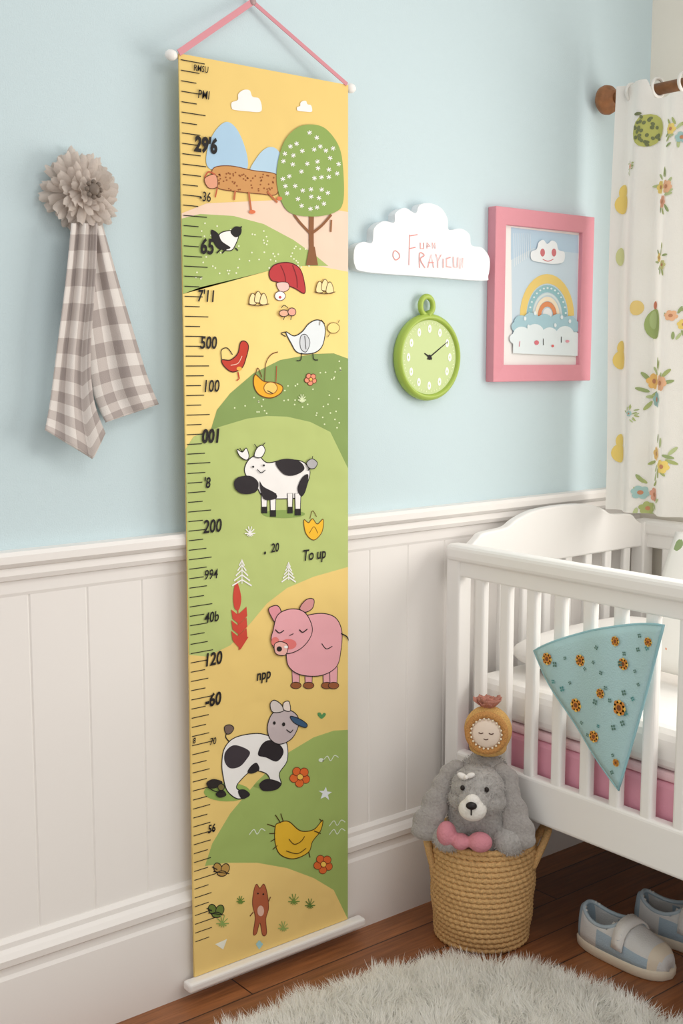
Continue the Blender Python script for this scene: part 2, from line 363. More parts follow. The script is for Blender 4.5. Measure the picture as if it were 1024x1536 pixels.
# pig
PK=(232,168,176)
fig(2)
for x in (443,462,489,499):
    A.P(PK,[(x-6,1000),(x+6,1000),(x+5,1028),(x-5,1028)],K,1.3,sm=False); A.E((150,88,52),x,1028,8,5,K,1)
A.P(PK,[(430,960),(445,930),(475,920),(500,925),(511,945),(510,975),(503,1000),(480,1013),(450,1012),(432,1000),(428,980)],K,1.4)
A.S(K,2,[(510,950),(519,955),(523,964)]);A.S(K,1.5,[(481,965),(488,973),(497,969)])
A.P((226,150,160),[(404,922),(402,912),(414,908),(420,918),(414,936)],K,1.4);A.P((214,150,150),[(448,912),(458,899),(469,899),(467,912),(456,918)],K,1.4)
A.P(PK,[(408,945),(415,922),(435,913),(455,918),(466,938),(464,955),(450,972),(430,980),(412,975),(405,960)],K,1.4)
A.E((226,120,118),431,966,12,8);A.E((226,125,118),411,962,6,7);A.P((236,180,170),[(410,966),(420,962),(430,968),(426,982),(412,980)],K,1.3);A.E(K,417,973,4,4);A.E(Wh,427,970,3,2)
A.S(K,1.7,[(411,944),(417,949),(424,945)]);A.S(K,1.7,[(447,944),(452,948),(459,943)]);A.S(K,1.3,[(432,953),(438,950)])
# cow 2
fig(2); A.E((150,178,92),340,1188,35,14); A.E((140,165,88),400,1178,20,5)
fig(4)
A.S(K,1.8,[(350,1118),(338,1106),(342,1094)]);A.P((120,100,90),[(338,1100),(336,1090),(344,1087),(350,1092),(345,1100)],K,1.3)
A.P((240,238,236),[(332,1145),(336,1122),(352,1106),(385,1100),(410,1106),(428,1112),(430,1140),(418,1160),(420,1178),(396,1184),(404,1172),(398,1160),(378,1156),(362,1168),(354,1182),(372,1192),(356,1198),(340,1186),(334,1165)],K,1.5)
A.P((62,54,60),[(337,1128),(348,1118),(362,1120),(374,1128),(368,1140),(358,1150),(344,1152),(336,1142)]);A.P((42,36,40),[(392,1116),(404,1110),(420,1118),(424,1130),(414,1142),(398,1136),(386,1132)]);A.P((42,36,40),[(376,1148),(384,1144),(388,1154),(378,1160),(370,1158)])
A.P((42,36,40),[(388,1176),(400,1168),(420,1174),(414,1184),(394,1186)]);A.P((42,36,40),[(356,1186),(366,1184),(374,1192),(362,1198)])
A.P((196,182,184),[(406,1072),(418,1064),(436,1066),(446,1076),(446,1090),(436,1108),(418,1116),(404,1108),(400,1090)],K,1.5)
A.P((215,205,200),[(408,1068),(404,1056),(410,1050),(420,1056),(424,1066)],K,1.4);A.P((235,220,210),[(424,1064),(424,1054),(432,1052),(434,1066)],K,1.4)
A.P((58,88,120),[(434,1074),(448,1078),(459,1086),(456,1091),(440,1084)],K,1.3)
A.E(K,424,1086,2.4,3);A.E(K,410,1084,2,2.5);A.S(K,1.5,[(428,1094),(434,1098),(438,1094)])
A.P((44,38,36),[(308,1174),(318,1168),(332,1172),(326,1180),(314,1182)]);A.P((44,38,36),[(322,1190),(332,1184),(338,1192),(328,1196)]);A.S(K,1.5,[(310,1180),(320,1186),(332,1188)]);A.E((120,110,60),330,1180,5,5,K,1.3)
fig(4); A.P((92,150,90),[(481,1078),(476,1073),(476,1069),(480,1069),(482,1072),(485,1069),(488,1071),(486,1075)])
flower(449,1165,15,(226,108,48));flower(484,1296,14,(222,108,50));
fig(4); A.P((232,238,240),[(488,1180),(490,1187),(497,1188),(491,1192),(493,1200),(487,1195),(480,1198),(483,1190),(477,1186),(485,1186)],sm=False)
for (x,y) in [(495,1138),(385,1248),(505,1235),(505,1248)]:
    fig(4); A.S((225,235,215),1.5,[(x-12,y+4),(x-5,y-4),(x,y+3),(x+6,y-5),(x+12,y-2)])
fig(4); A.E((225,235,215),481,1140,4,3)
# yellow hen
fig(4); YH=(232,186,52)
A.P(YH,[(412,1240),(418,1234),(432,1232),(450,1246),(470,1244),(483,1230),(480,1246),(468,1262),(462,1278),(440,1288),(420,1282),(412,1265)],(80,60,20),1.6)
for (a,b) in [((412,1240),(400,1236)),((412,1250),(403,1250)),((412,1258),(405,1262)),((415,1268),(408,1274)),((420,1234),(412,1222)),((424,1232),(420,1220)),((482,1232),(478,1228)),((462,1278),(464,1286)),((470,1246),(480,1250))]: A.S((80,60,20),1.6,[a,b])
A.S((80,60,20),1.3,[(432,1258),(440,1266),(450,1262),(456,1254)]);A.S((80,60,20),1.3,[(428,1276),(445,1280),(458,1272)])
# moths, grass, brown critter
for (x,y,c) in [(329,1304,(190,150,80)),(321,1366,(110,130,60))]:
    fig(4); A.E(c,x-3,y-2,6,8,K,1.4,-20);A.E(c,x+8,y-1,6,8,K,1.4,20);A.E(c,x+3,y+6,7,4,K,1.4);A.S(K,1.5,[(x-12,y-4),(x-4,y)]);A.S(K,1.3,[(x-10,y+3),(x+14,y+6)])
grass(360,1352,8,(110,140,60));grass(333,1385,12,(150,175,95));grass(440,1352,11,(120,150,70));grass(464,1358,10,(100,130,60));grass(424,1392,10,(160,180,100))
fig(4); CB=(182,100,66)
A.P(CB,[(380,1336),(384,1326),(389,1332),(395,1326),(400,1340),(402,1362),(398,1378),(399,1400),(393,1402),(389,1384),(384,1400),(379,1400),(382,1376),(378,1356)],(120,60,40),1.2)
A.S((120,60,40),2,[(402,1352),(405,1345)]);A.S((120,60,40),2,[(379,1368),(374,1374)]);A.E(K,386,1340,1.3);A.E(K,394,1341,1.3);A.E((230,190,170),390,1366,5,8)
fig(4); A.P((170,215,220),[(388,1410),(394,1416),(388,1424),(383,1416)],sm=False);A.P((245,246,230),[(322,1416),(340,1408),(334,1424)],sm=False)
A.done("printed_artwork",gc)
# dowels, ribbon, slat
Rx=Matrix.Rotation(pi/2,4,'X'); Ry=Matrix.Rotation(pi/2,4,'Y')
wp=mat((243,240,236),0.45)
lathe("top_dowel",[(0.0001,-.215),(.004,-.215),(.004,.215),(.0001,.215)],Matrix.Translation((1.4,-0.034,1.848))@Ry,wp,gc)
for i,xx in enumerate((1.187,1.614)):
    V1=Matrix.Translation((xx,-0.036,1.848))@Ry
    lathe("dowel_knob_%d"%(i+1),[(.0001,-.012),(.005,-.011),(.009,-.006),(.010,0),(.009,.006),(.005,.011),(.0001,.012)],V1,wp,gc)
box("bottom_slat",1.176,1.640,-0.064,-0.036,0.024,0.044,wp,gc,0.006)
rib=mat((214,146,155),0.7)
ax,az=W(378,3,-0.015)
def ribbon(name,p,q,w=0.006):
    p=Vector(p);q=Vector(q);d=(q-p).normalized();n=Vector((-d.z,0,d.x))*w
    o=mesh(name,[p-n,p+n,q+n,q-n],[(0,1,2,3)],rib,gc); s=o.modifiers.new("s",'SOLIDIFY'); s.thickness=0.0015
ribbon("ribbon_left",(1.198,-0.044,1.852),(ax,-0.016,az)); ribbon("ribbon_right",(ax,-0.016,az),(1.598,-0.044,1.852),.004)
lathe("hanging_nail",[(.0001,0),(.004,0),(.004,.016),(.007,.017),(.007,.019),(.0001,.02)],Matrix.Translation((ax,0,az))@Rx,mat((180,150,150),.3),gc,16)

# ------------------------------------------------------------ cloud sign
cs=empty("cloud_wall_sign",(1.9,-.01,1.4))
pts=[(531,398),(531,372),(543,363),(557,364),(560,343),(574,332),(590,334),(592,320),(606,312),(622,320),(628,308),(643,305),(660,312),(670,328),(672,345),(690,343),(703,352),(706,368),(722,372),(733,388),(731,414),(722,421),(640,415),(548,408)]
q=[W(p[0],p[1],-.02) for p in [(p.x,p.y) for p in cr([(a,b,0) for a,b in pts],True,5)]]
tri=tessellate_polygon([[Vector((x,z,0)) for x,z in q]]); n=len(q)
o=mesh("cloud_board",[(x,-.022,z) for x,z in q]+[(x,-.0,z) for x,z in q],[tuple(t) for t in tri]+[tuple(i+n for i in t) for t in tri]+[(i,(i+1)%n,n+(i+1)%n,n+i) for i in range(n)],[mat((236,239,242),.5)],cs); fixn(o)
C=Art(-.0225); RC=(226,150,144)
for st in [[(614,352),(613,398)],[(614,354),(626,352)],[(614,373),(623,371)],[(598,380),(592,376),(589,383),(593,390),(599,386),(598,380)],
 [(630,364),(630,373),(635,373),(635,364)],[(640,373),(640,364),(645,370),(640,369)],[(648,364),(648,373),(652,364),(652,373)],
 [(629,402),(629,380),(636,383),(630,389),(637,402)],[(641,402),(646,382),(650,402)],[(642,394),(650,394)],[(653,381),(656,392),(661,382)],[(656,392),(656,402)],[(664,388),(664,402)],[(675,386),(669,388),(669,400),(676,401)],[(679,385),(680,401),(685,401),(686,386)],[(689,403),(689,387),(693,402),(693,387)]]:
    C.S(RC,1.5,st,len(st)>4)
C.done("lettering",cs)

# ------------------------------------------------------------ clock
cx,cz=W(642,536,-.015)
ck=empty("wall_clock",(cx,-.01,cz))
M=Matrix.Translation((cx,0,cz))@Rx
lime=mat((166,190,84),.35)
lathe("case",[(.0001,0),(.090,0),(.096,.004),(.098,.012),(.097,.02),(.092,.025),(.088,.026),(.085,.022),(.084,.017),(.0001,.017)],M,lime,ck,64)
lathe("dial",[(.0001,.016),(.0835,.016),(.0835,.0185),(.0001,.0185)],M,mat((196,212,150),.5),ck,64,False)
lx,lz=W(640,459,-.015)
tube("hanging_loop",[(lx+.019*math.cos(a),-.014,lz+.021*math.sin(a)) for a in [2*pi*k/12 for k in range(12)]],.0065,lime,ck,True,3)
tube("loop_neck",[(lx,-.014,lz-.018),(cx,-.014,cz+.093)],.011,lime,ck,smoothn=1)
C=Art(-.0190,step=.0001)
for k_ in range(12):
    a=pi/2-k_*pi/6; rx=.064; px,pz=cx+rx*math.cos(a),cz+rx*math.sin(a)
    hw,hh=(.0055,.0095)
    q=[(px+hw*math.cos(t),pz+hh*math.sin(t)) for t in [2*pi*j/12 for j in range(12)]]
    C.layer=0; C.put(q,[tuple(range(12))],(247,248,242)); C.layer=1
    q=[(px+hw*.35*math.cos(t),pz+hh*.35*math.sin(t)) for t in [2*pi*j/12 for j in range(12)]]
    C.put(q,[tuple(range(12))],(196,212,150))
    for j in range(1,5):
        aa=a+j*pi/30; C.layer=0; C.put([(cx+r*math.cos(aa+e),cz+r*math.sin(aa+e)) for r,e in ((.075,-.01),(.079,-.01),(.079,.01),(.075,.01))],[(0,1,2,3)],(230,236,200))
C.layer=3
def hand(a,l,w):
    d=Vector((math.cos(a),math.sin(a)));n=Vector((-d.y,d.x))*w; c=Vector((cx,cz)); C.put([tuple(c-d*.008-n),tuple(c+d*l-n*.4),tuple(c+d*l+n*.4),tuple(c-d*.008+n)],[(0,1,2,3)],K)
hand(math.radians(32),.068,.0018); hand(math.radians(150),.018,.003)
C.put([(cx+.006*math.cos(t),cz+.006*math.sin(t)) for t in [2*pi*j/16 for j in range(16)]],[tuple(range(16))],K)
C.done("hands_and_numerals",ck)

# ------------------------------------------------------------ framed picture
x0,z1=W(741,309,-.02); x1,_=W(889,326,-.02); _,z0=W(738,573,-.02)
fp=empty("framed_picture",((x0+x1)/2,-.01,(z0+z1)/2)); fmw=.040
pink=mat((220,148,160),.45,.3,60,"pink_frame_paint")
def frame(x0,x1,z0,z1,w,y,m,par):
    V=[(x0,y,z0),(x1,y,z0),(x1,y,z1),(x0,y,z1),(x0+w,y+.004,z0+w),(x1-w,y+.004,z0+w),(x1-w,y+.004,z1-w),(x0+w,y+.004,z1-w)]
    V+=[(a,-.0,c) for a,b,c in V[:4]]+[(a,-.004,c) for a,b,c in V[4:8]]
    F=[]
    for i in range(4):
        j=(i+1)%4; F+=[(i,j,4+j,4+i),(8+i,8+j,j,i),(4+i,4+j,12+j,12+i),(8+i,8+j,12+j,12+i)]
    o=mesh("frame",V,F,m,par); fixn(o); b=o.modifiers.new("b",'BEVEL'); b.width=.002; b.segments=2
frame(x0,x1,z0,z1,fmw,-.026,pink,fp)
box("mat_board",x0+.03,x1-.03,-.010,-.004,z0+.03,z1-.03,mat((238,237,234),.7),fp)
C=Art(-.0104,(x0+fmw,x1-fmw,z0+fmw,z1-fmw),.0001)
C.P((238,237,234),[(750,330),(880,345),(876,560),(752,560)],sm=False)
C.P((200,217,228),[(766,341),(867,353),(865,516),(768,512)],sm=False)
C.P((184,208,226),[(766,341),(867,353),(867,380),(800,372),(766,390)],sm=False)
for i in range(9): C.S((228,234,238),1.2,[(770+3*i,350),(771+3*i,400-2*i)])
def arc(c,r,w): 
    C.S(c,w,[(820+r*math.cos(a),474+r*1.55*math.sin(a)) for a in [-pi+pi*k/18 for k in range(19)]],False)
C.layer=6
arc((232,204,122),36,17);arc((150,194,200),26.5,13);arc((215,228,226),21,4);arc((240,226,200),16.5,8);arc((224,146,100),11.5,9);C.E((232,234,234),820,472,7,10)
for k_ in range(15):
    a=-pi+pi*(k_+.5)/15; C.E((225,236,236),820+27*math.cos(a),474+27*1.55*math.sin(a),1.6,1.4)
C.layer=30
C.P((236,240,242),[(796,390),(795,378),(803,374),(806,364),(813,360),(819,366),(826,361),(833,365),(836,375),(845,379),(843,393),(828,396),(812,394)])
for x in (812,829): C.E((206,120,125),x,379,3.5,6)
C.S((206,120,125),1.5,[(812,389),(820,392),(828,389)])
for (x,y,r) in [(780,484,11),(795,482,13),(815,484,13),(835,484,13),(852,486,12),(862,490,8),(773,490,8)]: C.E((168,202,212),x,y,r,r*1.0)
for (x,y,r) in [(780,503,13),(800,500,14),(822,504,13),(845,503,14),(860,508,10),(770,508,8)]: C.E((226,236,238),x,y,r,r)
C.P((226,236,238),[(767,506),(866,508),(865,534),(767,530)],sm=False)
for (x,y) in [(785,478),(800,470),(840,476),(852,482),(790,490),(830,488)]: C.E((230,238,240),x,y,2,3)
C.S((216,150,160),2.2,[(777,512),(776,520)]);C.E((216,120,130),802,514,3.5,3.5);C.S(K,1.6,[(812,508),(812,518)]);C.S(K,1.6,[(839,505),(839,514)]);C.E((226,160,170),848,512,3,2);C.E((222,110,110),826,519,2,2)
C.done("rainbow_print",fp)

# ------------------------------------------------------------ gingham towel with rosette
tw=empty("gingham_tea_towel",(1.0,-.03,1.3))
gm=bpy.data.materials.new("gingham_cloth"); gm.use_nodes=True; nt=gm.node_tree; b=nt.nodes["Principled BSDF"]; b.inputs["Roughness"].default_value=.9; b.inputs["Specular IOR Level"].default_value=.1
uvn=nt.nodes.new("ShaderNodeTexCoord"); sp=nt.nodes.new("ShaderNodeSeparateXYZ"); nt.links.new(uvn.outputs["UV"],sp.inputs[0])
def stripe(sock):
    a=nt.nodes.new("ShaderNodeMath"); a.operation='FRACT'; nt.links.new(sock,a.inputs[0])
    g=nt.nodes.new("ShaderNodeMath"); g.operation='GREATER_THAN'; g.inputs[1].default_value=.5; nt.links.new(a.outputs[0],g.inputs[0]); return g
s1=stripe(sp.outputs[0]);s2=stripe(sp.outputs[1]); ad=nt.nodes.new("ShaderNodeMath"); ad.operation='ADD'; nt.links.new(s1.outputs[0],ad.inputs[0]); nt.links.new(s2.outputs[0],ad.inputs[1])
hf=nt.nodes.new("ShaderNodeMath"); hf.operation='MULTIPLY'; hf.inputs[1].default_value=.5; nt.links.new(ad.outputs[0],hf.inputs[0])
rp=nt.nodes.new("ShaderNodeValToRGB"); rp.color_ramp.elements[0].color=lin((222,216,211)); rp.color_ramp.elements[1].color=lin((166,156,152)); e=rp.color_ramp.elements.new(.5); e.color=lin((196,187,182))
nt.links.new(hf.outputs[0],rp.inputs[0]); nt.links.new(rp.outputs[0],b.inputs["Base Color"])
wv=nt.nodes.new("ShaderNodeTexNoise"); wv.inputs["Scale"].default_value=600; bp=nt.nodes.new("ShaderNodeBump"); bp.inputs["Strength"].default_value=.3; bp.inputs["Distance"].default_value=.002; nt.links.new(uvn.outputs["Object"],wv.inputs["Vector"]); nt.links.new(wv.outputs["Fac"],bp.inputs["Height"]); nt.links.new(bp.outputs[0],b.inputs["Normal"])
def drape(name,Lp,Rp,bot,y0,amp,nf,uw,vl,ph=0):
    Lc=cr([(a,c,0) for a,c in Lp],False,8); Rc=cr([(a,c,0) for a,c in Rp],False,8); nr=len(Lc); nc=28
    V=[];F=[];UV=[]
    for i in range(nr):
        t=i/(nr-1)
        for j in range(nc+1):
            s=j/nc; p=Lc[i].lerp(Rc[i],s)
            dv=bot(s)*t**2.2
            yy=y0-amp*(0.5+0.5*math.sin(s*nf*2*pi+ph+t*0.8))*(1-.35*t)-0.006*math.sin(t*7+s*3)*t
            x,z=W(p.x,p.y+dv,yy); V.append((x,yy,z)); UV.append((s*uw+.1,t*vl+.15*math.sin(s*3)*t))
    for i in range(nr-1):
        for j in range(nc):
            a=i*(nc+1)+j; F.append((a,a+1,a+nc+2,a+nc+1))
    o=mesh(name,V,F,gm,tw,True); ul=o.data.uv_layers.new(name="UVMap")
    for l in o.data.loops: ul.data[l.index].uv=UV[l.vertex_index]
    so=o.modifiers.new("s",'SOLIDIFY'); so.thickness=.0018; return o
drape("tail_back",[(122,335),(124,430),(130,520),(140,590),(158,634)],[(152,335),(176,420),(203,510),(222,570),(237,606)],lambda s:0,-.018,.014,1.6,2.6,7)
drape("tail_front",[(107,335),(97,430),(84,530),(75,600),(67,645)],[(146,335),(142,430),(135,530),(140,600),(157,650)],lambda s:(50*s if s<.8 else 50*.8*(1-s)/.2),-.034,.014,2.1,2.6,8,1)
# rosette of frayed petals
rx_,rz_=W(129,287,-.04); tulle=mat((222,211,202),.95,.3,500,"tulle_fabric",trans=.35)
V=[];F=[]
for L_,(R0,npet,y0,tilt) in enumerate([(.076,26,-.012,.004),(.070,24,-.022,.010),(.058,20,-.030,.016),(.042,16,-.038,.018),(.026,11,-.044,.016)]):
    for p_ in range(npet):
        a0=2*pi*p_/npet+random.uniform(-.1,.1)+L_; R1=R0*random.uniform(.86,1.08); wd=2*pi/npet*.75; tw_=random.uniform(-.35,.35); ny=random.uniform(-.004,.004)
        o_=len(V); nr=6; nc=4
        for i in range(nr+1):
            r=i/nr
            for j in range(nc+1):
                s=j/nc*2-1; aa=a0+s*wd*(.75+.3*math.sin(r*pi))*(1.0 if r<.85 else .8)
                rr=R1*(r-.07*abs(s)*r+.03*math.sin(j*4.1+p_)*r)
                yy=y0-tilt*r*1.2+.006*s*s*r+tw_*.010*s*r+ny+.003*math.sin(r*7+p_)*r
                V.append((rx_+rr*math.cos(aa),min(-.002,yy),rz_+rr*math.sin(aa)))
        for i in range(nr):
            for j in range(nc):
                q=o_+i*(nc+1)+j; F.append((q,q+1,q+nc+2,q+nc+1))
mesh("rosette_petals",V,F,tulle,tw,True)
blob("rosette_button",[((rx_,-.070,rz_),(.011,.006,.011))]+[((rx_+.013*math.cos(a),-.069,rz_+.013*math.sin(a)),(.0045,.0045,.0045)) for a in [2*pi*k/8 for k in range(8)]],mat((120,108,98),.4),tw,remesh=False)
box("wall_hook",rx_-.01,rx_+.01,-.03,0,rz_-.01,rz_+.01,white,tw,.003)

# ------------------------------------------------------------ curtain
cu=empty("window_curtain",(2.44,-.25,1.4))
RX=2.445;RZ=1.935;COFF=.035
def cx_(y): return RX+.018*math.sin((-y-.09)*2*pi/.10)
V=[];F=[];ny=120;nz_=30; cz0=.915
def ztop(y): 
    t=min(1,max(0,(-y-.180)/.02)); return RZ+.018-.045*t*t*(3-2*t)
for j in range(nz_+1):
    for i in range(ny+1):
        y=-.088-.40*i/ny; z=cz0+(ztop(y)-cz0)*j/nz_; k_=1-.25*(z-cz0)/(RZ+.015-cz0); V.append((RX+(cx_(y)-RX)*k_ -COFF,y+.006*math.sin(z*5),z))
for j in range(nz_):
    for i in range(ny):
        a=j*(ny+1)+i; F.append((a,a+1,a+ny+2,a+ny+1))
o=mesh("curtain_panel",V,F,mat((243,241,236),.9,.2,400,"curtain_cotton",trans=.25),cu,True)
for k_ in range(5):
    yy=-.115-.075*k_
    tube("tab_loop_%d"%(k_+1),[(RX-.006+.024*math.cos(a),yy,RZ+.002+.021*math.sin(a)) for a in [2*pi*q/12 for q in range(12)]],.004,mat((243,241,236),.9,.2,400,trans=.25),cu,True,3)
def decal(c,y,z,ry,rz,lift=.0025,rot=0):
    V=[];F=[];na=18;nr=5
    for i in range(nr+1):
        r=i/nr
        for k_ in range(na):
            a=2*pi*k_/na; dy=ry*r*math.cos(a);dz=rz*r*math.sin(a); y2=y+dy*math.cos(rot)-dz*math.sin(rot); zz=z+dy*math.sin(rot)+dz*math.cos(rot)
            y2=min(y2,-.0885+.006*math.sin(zz*5)); zz=min(max(zz,cz0),RZ+.01)
            kk=1-.25*((zz-cz0)/(RZ+.015-cz0)); V.append((RX+(cx_(y2-.006*math.sin(zz*5))-RX)*kk-COFF-lift,y2,zz))
    for i in range(nr):
        for k_ in range(na):
            l=(k_+1)%na; F.append((i*na+k_,i*na+l,(i+1)*na+l,(i+1)*na+k_))
    return V,F
def cpos(u,v):  # image pixel cast through the camera onto the curtain's plane
    a=u-512;b_=768-v; dx=1111.3+.7771*a+.0796*b_; dy=1372.2-.6293*a+.0983*b_; dz=-225.2+.992*b_; t=(RX-COFF)/dx
    return -2+dy*t,1.29+dz*t
DV={}
def decm(c,y,z,ry,rz,lift=.0025,rot=0):
    V,F=decal(c,y,z,ry,rz,lift=lift,rot=rot); d=DV.setdefault(c,[[],[]]); o=len(d[0]); d[0]+=V; d[1]+=[tuple(i+o for i in f) for f in F]
def dec(c,u,v,ry,rz,lift=.0025,rot=0):
    y,z=cpos(u,v); decm(c,y,z,ry,rz,lift,rot)
YE=(238,206,100);OG=(160,172,98);DG=(96,104,62);TL=(150,190,186);PE=(236,176,130)
for (u,v) in [(930,298),(926,532),(924,672)]: dec(YE,u,v+8,.020,.024); dec(YE,u+1,v-10,.013,.018)
dec((176,178,84),972,196,.034,.038,rot=.3); dec(DG,962,172,.010,.004,.0032)
for k_ in range(30):
    a=random.uniform(0,2*pi); r=math.sqrt(random.random())*.85; dec(DG,972+19*r*math.cos(a),196+26*r*math.sin(a),.0045,.0035,.0035,rot=random.random()*3)
dec((152,172,96),978,486,.026,.036);dec((170,190,120),976,480,.012,.022,.0032);dec((200,110,80),978,458,.006,.010)
dec((206,210,140),926,385,.012,.022);dec((228,196,110),958,462,.014,.018)
def cflower(y,z,r,c,cc=(190,120,80),l=.0032):
    for q in range(6):
        a=q*pi/3+random.random()*.3; decm(c,y+r*.62*math.cos(a),z+r*.62*math.sin(a),r*.42,r*.42,l)
    decm(cc,y,z,r*.32,r*.32,l+.0006)
def bouquet(u,v,s,cols):
    y,z=cpos(u,v)
    for k_ in range(11):
        a=random.uniform(0,2*pi); rr=random.uniform(.5,1.15)*.030*s
        decm(random.choice([OG,(176,190,130),(140,158,96)]),y+rr*math.cos(a),z+rr*1.3*math.sin(a),.0105*s,.0034*s,.0025,rot=a+random.uniform(-.6,.6))
    for k_,c in enumerate(cols):
        a=2*pi*k_/len(cols)+.6; rr=.016*s if len(cols)>1 else 0
        cflower(y+rr*math.cos(a),z+rr*1.3*math.sin(a),.014*s,c)
bouquet(996,288,1.1,[YE,PE,(232,160,124)]);bouquet(993,392,.8,[YE,(200,196,120)]);bouquet(985,582,1.35,[(238,184,96),PE,TL]);bouquet(991,690,1.2,[(238,190,104),YE]);bouquet(968,748,1.2,[TL,(226,156,128),OG])
bouquet(1016,480,.9,[PE,YE]);bouquet(1018,200,.9,[YE,TL]);bouquet(950,620,.5,[TL]);bouquet(948,250,.45,[PE])
V=[];F=[];mi=[];ms=[]
for c,(v,f) in DV.items():
    o_=len(V);V+=v;F+=[tuple(i+o_ for i in q) for q in f];mi+=[len(ms)]*len(f);ms.append(mat([x*.84+240*.16 for x in c],.9))
mesh("curtain_print",V,F,ms,cu,True,mi)
wood=mat((140,94,60),.45,.1,60,"walnut_rod",var=.25)
cr_=empty("curtain_rod",(RX,-1,RZ)); Rr=Matrix.Translation((RX,0,RZ))@Rx
lathe("rod",[(.0001,.03),(.014,.03),(.014,2.0),(.0001,2.0)],Rr,wood,cr_,24)
lathe("finial",[(.0001,.014),(.026,.016),(.034,.024),(.036,.034),(.033,.044),(.022,.050),(.018,.062),(.0001,.062)],Rr,wood,cr_,32)
box("bracket",RX,XC,-.53,-.51,RZ-.012,RZ+.008,wood,cr_,.003)
box("bracket_far",RX,XC,-1.92,-1.90,RZ-.012,RZ+.008,wood,cr_,.003)

# ------------------------------------------------------------ crib
cb=empty("baby_crib",(2.25,-.7,0)); cw=mat((243,241,238),.4,name="white_crib_lacquer",spec=.4)
X0,X1,YA,YB=1.895,2.620,-.045,-1.36
TR=.872
for i,(x,y) in enumerate([(X0,YA-.042),(X1-.04,YA-.042),(X0,YB),(X1-.04,YB)]):
    box("post_%d"%(i+1),x,x+.042,y,y+.042,0,TR-.004,cw,cb,.005)
for nm,x in (("front",X0),("back",X1-.03)):
    box("top_rail_"+nm,x-.006,x+.040,YB,YA,TR-.040,TR,cw,cb,.012)
    box("upper_rail_"+nm,x+.004,x+.030,YB+.03,YA-.03,TR-.074,TR-.034,cw,cb,.004)
    box("lower_rail_"+nm,x+.002,x+.034,YB+.03,YA-.03,.285,.385,cw,cb,.008)
    y=YA-.10; k_=1
    while y>YB+.05:
        box("slat_%s_%d"%(nm,k_),x+.006,x+.028,y-.0145,y+.0145,.37,TR-.05,cw,cb,.007); y-=.078; k_+=1
for nm,y in (("head",YA-.034),("foot",YB+.012)):
    L=X1-X0-.03
    up=[(0,.0),(.04,.002),(.07,.014),(.10,.028),(.16,.032),(.22,.036),(.27,.052),(.36,.068),(.5,.073)]
    up=up+[(1-a,b) for a,b in reversed(up[:-1])]
    up=[(p.x,p.y) for p in cr([(a,b,0) for a,b in up],False,4)]
    T=[(X0+.015+L*a,TR-.01+b) for a,b in up]; B=[(a,.80) for a,b in T]; n=len(T)
    V=[(a,y,z) for a,z in T]+[(a,y,z) for a,z in B]+[(a,y+.024,z) for a,z in T]+[(a,y+.024,z) for a,z in B]
    F=[]
    for i in range(n-1):
        F+=[(i,i+1,n+i+1,n+i),(2*n+i,2*n+i+1,3*n+i+1,3*n+i),(i,i+1,2*n+i+1,2*n+i),(n+i,n+i+1,3*n+i+1,3*n+i)]
    F+=[(0,n,3*n,2*n),(n-1,2*n-1,4*n-1,3*n-1)]
    o=mesh(nm+"board_crest",V,F,cw,cb); fixn(o); bv=o.modifiers.new("b",'BEVEL'); bv.width=.006; bv.segments=3; bv.limit_method='ANGLE'
    box(nm+"_lower_rail",X0+.03,X1-.03,y,y+.024,.285,.385,cw,cb,.006)
    for i in range(8):
        x=X0+.088+i*.078; box("%s_slat_%d"%(nm,i+1),x-.013,x+.013,y+.004,y+.020,.37,.81,cw,cb,.005)
box("base_board",X0+.03,X1-.03,YB+.04,YA-.04,.335,.36,cw,cb)
# bedding
bd=empty("crib_mattress",(2.25,-.7,.36))
pinkc=mat((230,164,182),.85,.3,60,"pink_cotton"); sheet=mat((245,242,238),.9,.3,30,"white_sheet")
box("pink_skirted_base",X0+.042,X1-.045,YB+.05,YA-.045,.362,.455,pinkc,bd,.012)
box("mattress_pad",X0+.044,X1-.047,YB+.052,YA-.047,.455,.475,mat((240,205,210),.9,.2,40),bd,.008)
box("fitted_sheet",X0+.042,X1-.045,YB+.05,YA-.045,.475,.565,sheet,bd,.025)
pl=empty("crib_pillow",(2.3,-.35,.62))
def pillow(name,c,sx,sy,sz,m,par,rz=0,ry=0):
    V=[];F=[];n=24
    M=Matrix.Translation(c)@Matrix.Rotation(rz,4,'Z')@Matrix.Rotation(ry,4,'Y')
    for sgn in (1,-1):
        for i in range(n+1):
            for j in range(n+1):
                a=2*i/n-1;b_=2*j/n-1; h=(max(0,(1-a**4)*(1-b_**4)))**.45
                V.append(M@Vector((a*sx*(1-.05*b_*b_),b_*sy*(1-.05*a*a),sgn*sz*h)))
    N=(n+1)**2
    for k_ in (0,1):
        for i in range(n):
            for j in range(n):
                a=k_*N+i*(n+1)+j; F.append((a,a+1,a+n+2,a+n+1))
    o=mesh(name,V,F,m,par,True); bm=bmesh.new(); bm.from_mesh(o.data); bmesh.ops.remove_doubles(bm,verts=bm.verts,dist=1e-4); bmesh.ops.recalc_face_normals(bm,faces=bm.faces); bm.to_mesh(o.data); bm.free(); return o
